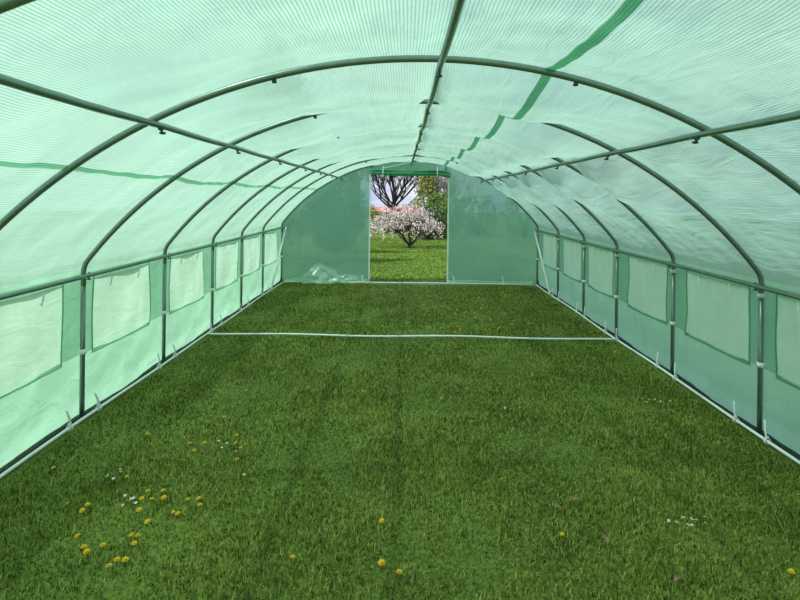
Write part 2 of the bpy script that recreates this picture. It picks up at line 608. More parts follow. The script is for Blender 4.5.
# near-black strips painting in the shaded gap under the sheeting's foot
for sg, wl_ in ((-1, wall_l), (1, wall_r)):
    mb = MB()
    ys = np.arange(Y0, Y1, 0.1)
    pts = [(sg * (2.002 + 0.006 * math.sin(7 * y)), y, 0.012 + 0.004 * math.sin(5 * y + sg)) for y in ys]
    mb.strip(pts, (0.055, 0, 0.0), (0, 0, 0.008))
    o = mb.build('gap_shade_strip', 'gap_shade', wl_)
    o['label'] = 'dark strip standing in for the shaded gap under the sheeting'

# net windows
wi = 0
for side in (-1, 1):
    for k, (a, b) in enumerate(WINS[side]):
        wi += 1
        S = np.linspace(WZ0 - 0.004, WZ1 + 0.004, 18)
        if side > 0:
            S = (STOT - S)[::-1]
        Yw = np.linspace(a - 0.004, b + 0.004, 28)
        def bulge(ss, yy, a=a, b=b):
            return 0.003 + 0.012 * np.sin(PI * np.clip((yy - a) / (b - a), 0, 1)) + 0.004 * np.sin(9 * ss + 14 * yy) * np.sin(PI * np.clip((yy - a) / (b - a), 0, 1))
        o = grid_object('window_%d' % wi, S, Yw, 'net', push=bulge)
        struct(o, 'pale insect-net window in the %s side sheeting, %s one from the camera' % ('left' if side < 0 else 'right', ORD[k]), 'window')
        # sewn hem round the net
        mb = MB(); UV = []
        wv, wb = 0.012, 0.020
        for (z0, z1, y0, y1) in ((WZ0 - wb, WZ0 + 0.006, a - wv, b + wv), (WZ0 + 0.006, WZ1 + 0.02, a - wv, a + 0.004), (WZ0 + 0.006, WZ1 + 0.02, b - 0.004, b + wv)):
            Sg = np.linspace(z0, z1, 8)
            if side > 0:
                Sg = (STOT - Sg)[::-1]
            SS, YY = np.meshgrid(Sg, np.linspace(y0, y1, 16), indexing='ij')
            X, Yv, Z = cover_xyz(SS, YY)
            X = X + (0.006 if side < 0 else -0.006)
            nj = 16
            vs = np.stack([X.ravel(), Yv.ravel(), Z.ravel()], 1).tolist()
            fs = [(i * nj + j, (i + 1) * nj + j, (i + 1) * nj + j + 1, i * nj + j + 1) for i in range(7) for j in range(nj - 1)]
            mb.add(vs, fs)
            UV += np.stack([SS.ravel(), YY.ravel()], 1).tolist()
        mb.build('window_hem', 'double', o, uv=UV)
        # two little tabs hanging from the top edge
        for q, fy in enumerate((0.22, 0.72)):
            yy = a + (b - a) * fy
            mb = MB()
            x = side * 1.992
            pts = [(x - side * 0.0, yy - 0.02 * t, WZ1 + 0.01 - 0.075 * t - 0.0) for t in np.linspace(0, 1, 6)]
            pts = [(px_ - side * (0.016 + 0.004 * math.sin(PI * i / 5)), py_, pz_) for i, (px_, py_, pz_) in enumerate(pts)]
            mb.strip(pts, (0, 0.014, 0), (0.002, 0, 0))
            mb.build('window_tab', 'white', o, smooth=False)

# far gable
YB = Y1
def prof_top(x):
    k = len(PROF) // 2
    return float(np.interp(-abs(x), PROF[14:k + 1, 0], PROF[14:k + 1, 1])) if abs(x) < 2.0 else 0.9
DX0, DX1, DZ = -0.635, 0.595, 1.70
def gable_y(x, z):
    return YB - 0.014 * (np.sin(3.1 * x + 2.2 * z + 0.7) + 0.6 * np.sin(6.3 * x - 4.1 * z)) * np.sin(PI * np.clip((2 - abs(x)) / 2, 0, 1)) * 0.8
mb = MB(); UV = []
def gable_patch(x0, x1, bot, nx_, nz_):
    xs = np.linspace(x0, x1, nx_)
    vs, fs = [], []
    for x in xs:
        top = prof_top(x)
        for j in range(nz_):
            z = bot + (top - bot) * j / (nz_ - 1)
            vs.append((x, float(gable_y(x, z)), z)); UV.append((x, z))
    for i in range(nx_ - 1):
        for j in range(nz_ - 1):
            fs.append((i * nz_ + j, (i + 1) * nz_ + j, (i + 1) * nz_ + j + 1, i * nz_ + j + 1))
    mb.add(vs, fs)
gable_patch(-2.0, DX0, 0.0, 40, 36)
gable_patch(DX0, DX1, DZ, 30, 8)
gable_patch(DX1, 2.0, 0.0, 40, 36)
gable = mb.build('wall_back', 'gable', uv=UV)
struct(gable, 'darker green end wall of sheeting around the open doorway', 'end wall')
for x in (DX0, DX1):
    m2 = MB()
    m2.strip([(x, float(gable_y(x, z)) - 0.006, z) for z in np.linspace(0.0, DZ, 20)], (0.022, 0, 0), (0, 0.004, 0))
    o = m2.build('zip_edge', 'white', gable, smooth=False)
    o['label'] = 'white zip tape along the doorway'
for x in (DX0 + 0.03, DX1 - 0.04):
    m2 = MB()
    m2.strip([(x, float(gable_y(x, z)) - 0.006, z) for z in np.linspace(DZ + 0.02, prof_top(x) - 0.03, 8)], (0.02, 0, 0), (0, 0.003, 0))
    m2.build('sewn_seam', 'double', gable, smooth=False, uv=[(0, 0)] * len(m2.v))
for x0, x1 in ((-1.97, DX0), (DX1, 1.97)):
    m2 = MB()
    m2.strip([(x, float(gable_y(x, 0.02)) - 0.012, 0.035 + 0.004 * math.sin(8 * x)) for x in np.linspace(x0, x1, 24)], (0, 0, 0.045), (0, 0.004, 0))
    m2.build('bottom_hem', 'clear', gable, uv=[(v[0], v[2]) for v in m2.v])
# crumpled spare sheeting at the foot of the end wall
m2 = MB(); UV2 = []
nx_, nz_ = 46, 14
for i in range(nx_):
    u = i / (nx_ - 1)
    x = -1.88 + 1.22 * u
    hgt = 0.05 + 0.25 * math.exp(-((u - 0.40) / 0.20) ** 2) + 0.07 * math.exp(-((u - 0.75) / 0.15) ** 2)
    for j in range(nz_):
        w = j / (nz_ - 1)
        fold = 0.018 * math.sin(23 * u + 7 * w) + 0.012 * math.sin(41 * u - 9 * w + 1) + 0.010 * math.sin(17 * w + 12 * u)
        m2.v.append((x + 0.015 * math.sin(9 * w + 20 * u), YB - 0.035 - 0.11 * (1 - w) ** 1.3 * min(1, hgt * 6) + fold * (0.4 + (1 - w)) * 0.8, 0.008 + hgt * w + 0.3 * fold * w))
        UV2.append((x, w * 0.4))
for i in range(nx_ - 1):
    for j in range(nz_ - 1):
        m2.f.append((i * nz_ + j, (i + 1) * nz_ + j, (i + 1) * nz_ + j + 1, i * nz_ + j + 1))
o = m2.build('crumpled_flap', 'clear', gable, uv=UV2)
o['label'] = 'pale crumpled sheeting gathered at the foot'

# rolled-up door sheet above the doorway
m2 = MB()
xs = np.linspace(DX0 + 0.02, DX1 + 0.02, 40)
RZ = 1.735
verts, faces = [], []
turns = 44
for i, x in enumerate(xs):
    u = i / (len(xs) - 1)
    for j in range(turns):
        a = 2 * PI * 2.2 * j / (turns - 1)
        r = 0.020 + 0.030 * j / (turns - 1) + 0.004 * math.sin(9 * u + a * 0.5)
        sag = -0.012 * math.sin(PI * u) - (0.035 * max(0, (u - 0.86) / 0.14))
        verts.append((x, YB - 0.075 + r * math.cos(a + 1.2), RZ + sag + r * math.sin(a + 1.2)))
for i in range(len(xs) - 1):
    for j in range(turns - 1):
        faces.append((i * turns + j, (i + 1) * turns + j, (i + 1) * turns + j + 1, i * turns + j + 1))
m2.add(verts, faces)
door = m2.build('door_1', 'roll')
struct(door, 'green door sheet rolled up tight above the open doorway', 'rolled door')
for x in (-0.43, 0.41):
    m2 = MB()
    pts = []
    for k in range(21):
        a = 2 * PI * k / 20
        pts.append((x, YB - 0.075 + 0.058 * math.cos(a), RZ - 0.010 + 0.058 * math.sin(a)))
    m2.tube(pts, 0.007, 6)
    m2.tube([(x, YB - 0.05, RZ + 0.045), (x + 0.005, YB - 0.03, RZ + 0.10)], 0.006, 6)
    m2.build('tie_strap', 'white', door)
m2 = MB()
m2.tube([(-0.43, YB - 0.06, 1.80), (-0.25, YB - 0.06, 1.84), (0.0, YB - 0.06, 1.90), (0.03, YB - 0.06, 1.885)], 0.006, 6)
o = m2.build('pull_cord', 'white', door)

# ------------------------------------------------------------------ frame: hoops
def hoop_parts():
    root = thing('steel_hoop', '', 'hoop', (0, 0, 0), 'steel hoops of the tunnel')
    P = hoop_profile(0.0, 72)
    cutz = 0.80
    arch = [p for p in P if p.y > cutz]
    m = MB()
    m.tube([(p.x, 0, p.y) for p in arch], 0.0145, 14)
    m.build('arch', 'steel', root)
    for sg in (-1, 1):
        m = MB()
        m.tube([(sg * HALF, 0, 0.0), (sg * HALF, 0, 0.4), (sg * HALF, 0, arch[0].y + 0.002)], 0.0140, 14)
        m.build('post', 'steel', root)
        m = MB()
        m.tube([(sg * HALF, 0, 0.392), (sg * HALF, 0, 0.420)], 0.0205, 14)
        m.tube([(sg * (HALF - .012), -.012, 0.405), (sg * (HALF - .026), -.016, 0.403)], 0.006, 6)
        o = m.build('strap_clip', 'white', root); o['label'] = 'white strap clip round the post'
        if sg > 0:
            m = MB()
            m.tube([(sg * HALF, 0, 0.795), (sg * HALF, 0, 0.822)], 0.0205, 14)
            m.tube([(sg * (HALF - .012), -.012, 0.808), (sg * (HALF - .026), -.016, 0.806)], 0.006, 6)
            o = m.build('strap_clip', 'white', root); o['label'] = 'white strap clip round the post'
        # joint bolts under the arch between ridge and purlin
        ang = math.asin(0.62 / RAD) * sg
        x, z = RAD * math.sin(ang), ZC + RAD * math.cos(ang)
        d = Vector((math.sin(ang), 0, math.cos(ang)))
        m = MB()
        c = Vector((x, 0, z))
        m.tube([c - d * 0.028, c - d * 0.012], [0.0045, 0.0045], 8)
        m.tube([c - d * 0.026, c - d * 0.0155], [0.010, 0.010], 6)
        m.box(c - d * 0.026, (0.018, 0.005, 0.006))
        m.build('bolt', 'steel_dark', root)
    return root
proto = hoop_parts()
for i, hy in enumerate(HOOPS):
    if i == 0:
        lab = 'green-grey steel hoop almost overhead, only its shoulder showing at the top corner'
    elif i == 7:
        lab = 'green-grey steel hoop framing the far end wall'
    else:
        lab = '%s green-grey steel hoop from the camera, its arch %s' % (
            ORD[i], ['', 'crossing right over the picture', 'with the nearest full posts', 'in front of the ground bar', 'right at the ground bar',
                     'beyond the ground bar', 'nearest the end hoop'][i])
    if i == 0:
        h = proto; h.location = (0, hy, 0); h['label'] = lab
    else:
        h = dup(proto, (0, hy, 0), lab)
    h.rotation_euler.z = math.atan((HOOP_R[i] - HOOP_L[i]) / 4.0)
# nets of names: posts with ordinal, see the labels above

# ------------------------------------------------------------------ frame: purlins, rails
def clamp_bm(c, d):
    """U-bolt and wing nut hanging under a crossing."""
    m = MB()
    c = Vector(c); d = Vector(d).normalized()
    m.tube([c + Vector((0, -0.016, 0)), c + d * 0.02 + Vector((0, -0.016, 0)), c + d * 0.028, c + d * 0.02 + Vector((0, 0.016, 0)), c + Vector((0, 0.016, 0))], 0.004, 6)
    m.tube([c + d * 0.012, c + d * 0.042], 0.0045, 6)
    m.box(c + d * 0.036, (0.024, 0.006, 0.009))
    return m
Yf = np.arange(Y0, 8.16, 0.05)
for xs, lab in ((-1.10, 'long green-grey roof purlin on the sunlit side under the hoops'), (1.13, 'long pale green-grey roof purlin on the shaded side under the hoops')):
    ang = math.asin(xs / RAD)
    r = RAD - 0.031
    cx, cz = r * math.sin(ang), ZC + r * math.cos(ang)
    root = thing('roof_purlin', lab, 'purlin', (cx, 0, cz), 'long tubes of the frame')
    m = MB()
    m.tube([(0.004 * math.sin(y * 1.3), y, -0.004 * math.sin(PI * (y - 1.14)) ** 2) for y in Yf], 0.0138, 12)
    m.build('tube', 'steel', root)
    for i in range(8):
        hy = hoop_y(i, xs)
        clamp_bm((0, hy, 0), (-math.sin(ang), 0, -math.cos(ang))).build('clamp', 'steel_dark', root)
root = thing('ridge_purlin', 'green-grey ridge purlin sagging between the hoops along the top of the tunnel', 'purlin', (0, 0, 0), 'long tubes of the frame')
def ridge_x(y):
    return float(np.interp(y, [0, 2.14, 3.5, 5.5, 8.2], [0.075, 0.06, 0.05, 0.03, 0.01]))
m = MB()
m.tube([(ridge_x(y), y, float(ridge_z(y))) for y in Yf], 0.0138, 12)
m.build('tube', 'steel', root)
for i in range(8):
    hy = hoop_y(i, 0.05)
    clamp_bm((ridge_x(hy), hy, float(ridge_z(hy))), (0, 0, -1)).build('clamp', 'steel_dark', root)
for sg, lab in ((-1, 'green-grey side rail at window-top height along the sunlit wall'), (1, 'green-grey side rail at window-top height along the shaded wall')):
    root = thing('side_rail', lab, 'rail', (sg * 1.966, 0, 0.862), 'long tubes of the frame')
    m = MB()
    m.tube([(0, y, 0.002 * math.sin(2 * y)) for y in np.arange(Y0, 8.15, 0.1)], 0.0132, 12)
    m.build('tube', 'steel', root)
    for hy in (HOOP_L if sg < 0 else HOOP_R)[1:]:
        m = MB()
        m.tube([(0, hy, 0.022), (0, hy, -0.024)], 0.0045, 6)
        m.box((0, hy, -0.022), (0.018, 0.018, 0.007))
        m.build('clamp', 'steel_dark', root)
for sg, lab in ((-1, 'thin white base rod on the grass along the sunlit wall'), (1, 'thin white base rod on the grass along the shaded wall')):
    m = MB()
    m.tube([(sg * (1.957 + 0.004 * math.sin(2.2 * y)), y, 0.022 + 0.004 * math.sin(3.1 * y + sg)) for y in np.arange(Y0, 8.12, 0.1)], 0.0088, 10)
    tag(m.build('base_rod', 'rod'), lab, 'base rod')
# bars across the ground
m = MB()
m.tube([(x, 4.95 - 0.02 * x + 0.018 * math.sin(1.3 * x + 0.5), 0.030 + 0.006 * math.sin(4 * x)) for x in np.linspace(-1.94, 1.94, 40)], 0.0085, 10)
tag(m.build('ground_bar', 'rod'), 'thin white bar lying across the grass in mid tunnel', 'ground bar')
m = MB()
m.tube([(x, 8.07 + 0.004 * math.sin(3 * x), 0.024) for x in np.linspace(-1.94, 1.94, 40)], 0.0095, 10)
tag(m.build('ground_bar', 'rod'), 'thin white bar along the foot of the end wall and door sill', 'ground bar')
# diagonal braces in the last bay
for sg, y1, lab in ((-1, 7.22, 'white diagonal brace rod in the far corner of the sunlit wall'), (1, 7.16, 'white diagonal brace rod in the far corner of the shaded wall')):
    root = thing('corner_brace', lab, 'brace', (sg * 1.93, y1, 0.03), 'corner braces')
    m = MB()
    m.tube([(0, 0, 0.0), (0, 8.08 - y1, 0.83)], 0.0135, 10)
    m.build('rod', 'white', root)
    m = MB()
    m.tube([(-0.018, 8.08 - y1, 0.83), (0.018, 8.08 - y1, 0.83)], 0.006, 8)
    m.build('bolt', 'steel_dark', root)

# ------------------------------------------------------------------ white cable ties round the base rods
def make_tie():
    root = thing('cable_tie', '', 'cable tie', (0, 0, 0), 'cable ties on the base rods')
    m = MB()
    ring = []
    for k in range(17):
        a = 2 * PI * k / 16
        ring.append((0.0165 * math.cos(a), 0, 0.0165 * math.sin(a)))
    vs, fs = [], []
    m.strip(ring, (0, 0.016, 0), (0.002, 0, 0.002))
    m.box((0.0, 0, 0.021), (0.014, 0.014, 0.012))
    m.build('loop', 'white', root)
    m = MB()
    pts = [(-0.004 + 0.012 * t * t, 0.022 * t, 0.022 + 0.085 * t) for t in np.linspace(0, 1, 7)]
    m.strip(pts, (0, 0.016, 0), (0.003, 0, 0))
    m.build('tail', 'white', root)
    return root
tie = make_tie()
first = True
for sg in (-1, 1):
    for i, hy in enumerate((HOOP_L if sg < 0 else HOOP_R)[2:7]):
        for w, dy in (('before', -0.15), ('beyond', 0.13)):
            dy += 0.03 * math.sin(7 * i + sg)
            y = hy + dy
            lab = 'white cable tie on the %s base rod just %s the %s post from the camera' % ('left' if sg < 0 else 'right', w, ORD[i])
            loc = (sg * (1.957 + 0.004 * math.sin(2.2 * y)), y, 0.022 + 0.004 * math.sin(3.1 * y + sg))
            if first:
                tie.location = loc; tie['label'] = lab; r = tie; first = False
            else:
                r = dup(tie, loc, lab)
            r.rotation_euler = (random.uniform(-.15, .3), 0, 0 if sg > 0 else PI)
for k, (x, lab) in enumerate(((-0.72, 'white cable tie at the foot of the end wall beside the left door edge'), (0.70, 'white cable tie at the foot of the end wall beside the right door edge'), (1.46, 'white cable tie at the foot of the end wall halfway along its right panel'))):
    r = dup(tie, (x, 8.07 + 0.004 * math.sin(3 * x), 0.024), lab)
    r.rotation_euler = (0, 0.0, PI / 2)

# ------------------------------------------------------------------ grass blades
def blades(name, regions, label, cat, mat='grass'):
    V, Q, T = [], [], []
    off = 0
    for (x0, x1, y0, y1, dens, hl, wd) in regions:
        n = int((x1 - x0) * (y1 - y0) * dens)
        bx = RNG.uniform(x0, x1, n); by = RNG.uniform(y0, y1, n)
        clump = 0.5 + 0.5 * np.sin(bx * 9 + 3 * np.sin(by * 5)) * np.sin(by * 8 + 2 * np.sin(bx * 6))
        h = hl * RNG.uniform(0.55, 1.25, n) * (0.75 + 0.5 * clump)
        az = RNG.uniform(0, 2 * PI, n)
        lean = RNG.uniform(0.15, 1.0, n)
        wa = az + PI / 2 + RNG.normal(0, .5, n)
        w = wd * RNG.uniform(0.7, 1.3, n) / 2
        gz = ground_z(by) - 0.008
        dx, dy = np.cos(az), np.sin(az)
        wx, wy = np.cos(wa) * w, np.sin(wa) * w
        b1 = np.stack([bx - wx, by - wy, gz], 1); b2 = np.stack([bx + wx, by + wy, gz], 1)
        mx, my, mz = bx + dx * h * lean * .3, by + dy * h * lean * .3, gz + h * .58
        m1 = np.stack([mx - wx * .8, my - wy * .8, mz], 1); m2_ = np.stack([mx + wx * .8, my + wy * .8, mz], 1)
        tip = np.stack([bx + dx * h * lean, by + dy * h * lean, gz + h * (1 - 0.28 * lean)], 1)
        V.append(np.stack([b1, b2, m2_, m1, tip], 1).reshape(-1, 3))
        k = np.arange(n)[:, None] * 5 + off
        Q.append(k + np.array([[0, 1, 2, 3]])); T.append(k + np.array([[3, 2, 4]]))
        off += n * 5
    o = np_mesh(name, np.concatenate(V), np.concatenate(Q), np.concatenate(T), mat)
    o['kind'] = 'stuff'
    tag(o, label, cat)
    return o
blades('lawn_grass', [(-1.93, 1.93, 1.35, 2.8, 13000, 0.024, 0.0042), (-1.93, 1.93, 2.8, 4.6, 9000, 0.024, 0.0052), (-1.93, 1.93, 4.6, 8.02, 5200, 0.024, 0.0070)],
       'short green grass growing inside the tunnel', 'grass')
blades('meadow_grass', [(-2.2, 2.2, 8.3, 13, 1500, 0.036, 0.010), (-3.5, 3.5, 13, 30, 420, 0.045, 0.022)], 'sunlit mown grass beyond the doorway', 'grass', 'meadow')

# ------------------------------------------------------------------ pixel to lawn helper for the flowers
def lawn_at(px, py):
    r = 0.012
    dx, dy = px - 406.0, py - 197.0
    ux = dx * math.cos(r) + dy * math.sin(r)
    uy = -dx * math.sin(r) + dy * math.cos(r)
    z = CZ * F / uy
    z *= (CZ - 0.02) / CZ          # the flower heads stand a little above the soil
    return CX + ux * z / F, z

def dandelion_bm():
    head, stem = MB(), MB()
    stem.tube([(0, 0, -0.006), (0.003, 0.001, 0.018), (0.002, 0.003, 0.030)], [0.0022, 0.002, 0.002], 6)
    for ring, (n, r, z0, tilt) in enumerate(((16, 0.0175, 0.030, 0.10), (13, 0.0135, 0.0315, 0.45), (9, 0.008, 0.033, 0.9))):
        for k in range(n):
            a = 2 * PI * k / n + ring * 0.2
            w = 0.0032
            ca, sa = math.cos(a), math.sin(a)
            ri = 0.001
            vs = [(ri * ca - w * .5 * sa, ri * sa + w * .5 * ca, z0 - 0.002), (ri * ca + w * .5 * sa, ri * sa - w * .5 * ca, z0 - 0.002),
                  (r * ca + w * .6 * sa, r * sa - w * .6 * ca, z0 + r * math.sin(tilt)), (r * 1.04 * ca, r * 1.04 * sa, z0 + r * math.sin(tilt)), (r * ca - w * .6 * sa, r * sa + w * .6 * ca, z0 + r * math.sin(tilt))]
            head.add([(x + 0.002, y + 0.003, z) for x, y, z in vs], [(0, 1, 2, 3, 4)])
    head.tube([(0.002, 0.003, 0.026), (0.002, 0.003, 0.034)], [0.004, 0.006], 8)
    return head, stem
hd, st = dandelion_bm()
dand = thing('dandelion', '', 'flower', (0, 0, 0))
hd.build('flower_head', 'yellow', dand, smooth=False)
st.build('stem', 'stem', dand)
state = {'d': False}
def plant(px, py, label, group, scale=1.0):
    x, y = lawn_at(px, py)
    if abs(x) > 1.88:
        return
    if not state['d']:
        r = dand; r.location = (x, y, 0); r['label'] = label; state['d'] = True
    else:
        r = dup(dand, (x, y, 0), label)
    if group: r['group'] = group
    elif 'group' in r: del r['group']
    r.rotation_euler = (random.uniform(-.25, .25), random.uniform(-.25, .25), random.uniform(0, 6))
    s = 0.60 * scale * random.uniform(0.85, 1.2)
    r.scale = (s, s, s)
def plants(pts, label, group, scale=1.0):
    for p in pts:
        plant(p[0], p[1], label, group, scale)
plants([(68, 503), (84, 510), (88, 503)], 'yellow dandelion in the small patch nearest the left wall foot', 'dandelions in the patch by the left wall')
plants([(78, 535), (103, 545, 1.2), (83, 547), (88, 551), (132, 534), (137, 536), (133, 542), (109, 566), (125, 560), (116, 560)], 'yellow dandelion in the nearest patch at the lower left', 'dandelions in the nearest patch')
plants([(142, 497), (147, 491), (164, 491), (165, 497), (140, 509), (151, 499), (172, 511), (179, 513), (199, 498), (199, 505), (188, 498), (148, 521)], 'yellow dandelion in the middle patch on the left lawn', 'dandelions in the middle patch')
plants([(237, 435), (237, 442), (241, 447), (237, 460), (205, 442), (189, 444)], 'yellow dandelion in the thin patch by the white daisies', 'dandelions near the daisies')
for px, py, lab in ((194, 450, 'large yellow dandelion open by itself above the middle patch'), (126, 476, 'yellow dandelion beside the small daisy patch on the left lawn'), (55, 466, 'lone yellow dandelion close to the left base rod'), (147, 434, 'lone yellow dandelion on dark grass behind the left patches'),
                    (292, 557, 'lone yellow dandelion at the bottom centre of the lawn'), (383, 562, 'first of two dandelions near the bottom edge, the larger one'), (398, 573, 'second of two dandelions near the bottom edge, the smaller one'), (382, 520, 'dull dandelion alone in mid foreground'),
                    (563, 533, 'lone yellow dandelion on the right foreground lawn'), (793, 571, 'yellow dandelion in the bottom right corner'), (615, 352, 'lone yellow dandelion just beyond the third right post'), (441, 398, 'lone dandelion in the middle of the lawn, right of centre'),
                    (362, 391, 'lone dandelion in the middle of the lawn, left of centre'), (246, 391, 'lone dandelion in front of the ground bar near the left wall'), (223, 417, 'lone dandelion before the thin patch on the left lawn')):
    plant(px, py, lab, None, 1.15 if 'large' in lab or 'larger' in lab else 1.0)
rr = random.Random(5)
far_pts = [(481, 309), (487, 308), (482, 305), (489, 312), (497, 324), (500, 326), (495, 325), (498, 328), (513, 324), (514, 322), (528, 323), (530, 324), (525, 302), (475, 318), (466, 312), (450, 309), (448, 308), (435, 309), (424, 316), (458, 327), (460, 329), (455, 332), (480, 290), (504, 314), (540, 311), (535, 310), (490, 320), (457, 310), (442, 314)]
plants(far_pts, 'tiny yellow dandelion in the broad drift between ground bar and end wall', 'dandelions in the far drift', 1.15)
plants([(rr.uniform(420, 520), rr.uniform(290, 330)) for _ in range(22)], 'tiny yellow dandelion in the broad drift between ground bar and end wall', 'dandelions in the far drift', 0.95)

# daisies
dh, ds = MB(), MB()
for k in range(11):
    a = 2 * PI * k / 11
    ca, sa = math.cos(a), math.sin(a)
    dh.add([(0.002 * ca, 0.002 * sa, 0.028), (0.008 * ca - 0.0028 * sa, 0.008 * sa + 0.0028 * ca, 0.029), (0.0115 * ca, 0.0115 * sa, 0.031), (0.008 * ca + 0.0028 * sa, 0.008 * sa - 0.0028 * ca, 0.029)], [(0, 1, 2, 3)])
ds.tube([(0, 0, -0.006), (0, 0, 0.028)], 0.0015, 5)
dc = MB(); dc.tube([(0, 0, 0.026), (0, 0, 0.031)], [0.0038, 0.0025], 8)
daisy = thing('daisy', 'small white daisy in the patch beside the far left dandelions', 'flower')
p_ = dh.build('petals', 'petal', daisy, smooth=False); dc.build('centre', 'yellow', daisy); ds.build('stem', 'stem', daisy)
dgroups = (([(110, 475), (114, 478), (118, 470), (120, 473), (106, 478)], 'small white daisy in the little patch on the left lawn', 'daisies on the left lawn'),
           ([(126, 495), (127, 502), (135, 497), (126, 504), (137, 502), (131, 499)], 'small white daisy among the middle left dandelions', 'daisies among the left dandelions'),
           ([(222, 448), (235, 452), (245, 445), (244, 475), (218, 441), (226, 443)], 'small white daisy in the scatter beside the thin dandelion patch', 'daisies by the thin patch'),
           ([(642, 399), (650, 400), (655, 399), (660, 401), (646, 402), (664, 404), (670, 401), (694, 401), (700, 402), (707, 404)], 'small white daisy in the drift close to the right wall', 'daisies by the right wall'),
           ([(670, 520), (676, 523), (683, 518), (690, 519), (697, 521), (703, 523), (706, 518), (685, 524), (693, 526)], 'small white daisy in the patch on the right foreground lawn', 'daisies on the right foreground'),
           ([(505, 408), (512, 409), (519, 408)], 'small pale daisy in the faint patch in mid lawn', 'daisies in mid lawn'))
fd = True
for pts, lab, grp in dgroups:
    for px, py in pts:
        x, y = lawn_at(px, py)
        if abs(x) > 1.88: continue
        if fd:
            r = daisy; r.location = (x, y, 0); fd = False; r['label'] = lab
        else:
            r = dup(daisy, (x, y, 0), lab)
        r['group'] = grp
        r.scale = (0.62, 0.62, 0.8)
        r.rotation_euler = (random.uniform(-.5, 0), random.uniform(-.3, .3), random.uniform(0, 6))
# dry leaves
lf = MB()
pts = []
for k in range(9):
    t = k / 8
    w = 0.016 * math.sin(PI * t) ** 0.8 + 0.0005
    z = 0.012 * math.sin(PI * t) + 0.018
    lf.v += [(-0.035 + 0.07 * t, -w, z + 0.35 * w), (-0.035 + 0.07 * t, 0, z), (-0.035 + 0.07 * t, w, z + 0.35 * w)]
for k in range(8):
    lf.f += [(k * 3, k * 3 + 3, k * 3 + 4, k * 3 + 1), (k * 3 + 1, k * 3 + 4, k * 3 + 5, k * 3 + 2)]
lf.tube([(-0.035, 0, 0.018), (-0.055, 0.003, 0.014)], 0.001, 5)
first = None
for px, py, lab in ((557, 508, 'curled brown dry leaf on the grass of the right foreground'), (607, 540, 'brown dry leaf near the lone dandelion on the right'), (679, 581, 'brown dry leaf lying nearest the bottom edge'),
                    (723, 472, 'brown dry leaf on the lawn close to the right wall'), (577, 500, 'pale brown dry leaf furthest up the right foreground'), (530, 349, 'thin dry leaf just before the ground bar on the right'), (240, 382, 'dry brown leaf in mid lawn toward the left wall')):
    x, y = lawn_at(px, py)
    if first is None:
        first = lf.build('dry_leaf', 'dry'); o = first
    else:
        o = first.copy(); C.objects.link(o)
    o.location = (x, y, 0.004)
    o.scale = (0.6, 0.6, 0.8)
    o.rotation_euler = (random.uniform(-.15, .15), random.uniform(-.15, .15), random.uniform(0, 6))
    tag(o, lab, 'leaf', 'fallen dry leaves')

# ------------------------------------------------------------------ garden beyond the doorway
def at(px, py, y):
    return CX + (px - 406.0) * y / F, CZ - (py - 197.0) * y / F

def branch(mb, p, d, L, r, depth, rng, tips, spread=0.55, split=3, up=0.12, segs=4, minr=0.006, shrink=0.72):
    pts, rad = [p], [r]
    q, dd = Vector(p), Vector(d)
    for k in range(segs):
        dd = (dd + Vector((rng.uniform(-.16, .16), rng.uniform(-.16, .16), rng.uniform(-.08, .12) + up * .3))).normalized()
        q = q + dd * (L / segs)
        pts.append(q.copy()); rad.append(max(minr, r * (1 - 0.5 * (k + 1) / segs)))
    mb.tube(pts, rad, 7 if r > .03 else 4, cap=False)
    if depth == 0:
        tips.append((q.copy(), dd.copy())); return
    for s in range(split):
        ax = Vector((rng.uniform(-1, 1), rng.uniform(-1, 1), rng.uniform(-.4, 1))).normalized()
        nd_ = (dd + ax * spread + Vector((0, 0, up))).normalized()
        i = rng.randint(max(1, segs - 2), segs)
        branch(mb, pts[i], nd_, L * shrink * rng.uniform(.8, 1.15), rad[i] * .8, depth - 1, rng, tips, spread, split, up, segs, minr, shrink)

def leaf_cloud(name, centers, n_per, rad, size, mat, parent, rng, stretch=(1, 1, 1)):
    c = np.asarray([tuple(p) for p in centers], float)
    base = np.repeat(c, n_per, axis=0)
    n = len(base)
    d = rng.normal(0, 1, (n, 3)); d /= np.linalg.norm(d, axis=1)[:, None]
    rr_ = rad * rng.uniform(0.15, 1.0, n) ** 0.5
    ctr = base + d * rr_[:, None] * np.asarray(stretch)
    a = rng.normal(0, 1, (n, 3)); a /= np.linalg.norm(a, axis=1)[:, None]
    b = np.cross(a, rng.normal(0, 1, (n, 3))); b /= np.linalg.norm(b, axis=1)[:, None]
    s = size * rng.uniform(.6, 1.3, n)[:, None]
    V = np.stack([ctr - a * s, ctr - b * s * .55, ctr + a * s, ctr + b * s * .55], 1).reshape(-1, 3)
    Q = np.arange(n * 4).reshape(-1, 4)
    o = np_mesh(name, V, Q, np.zeros((0, 3), int), mat, parent)
    o['kind'] = 'stuff'
    return o

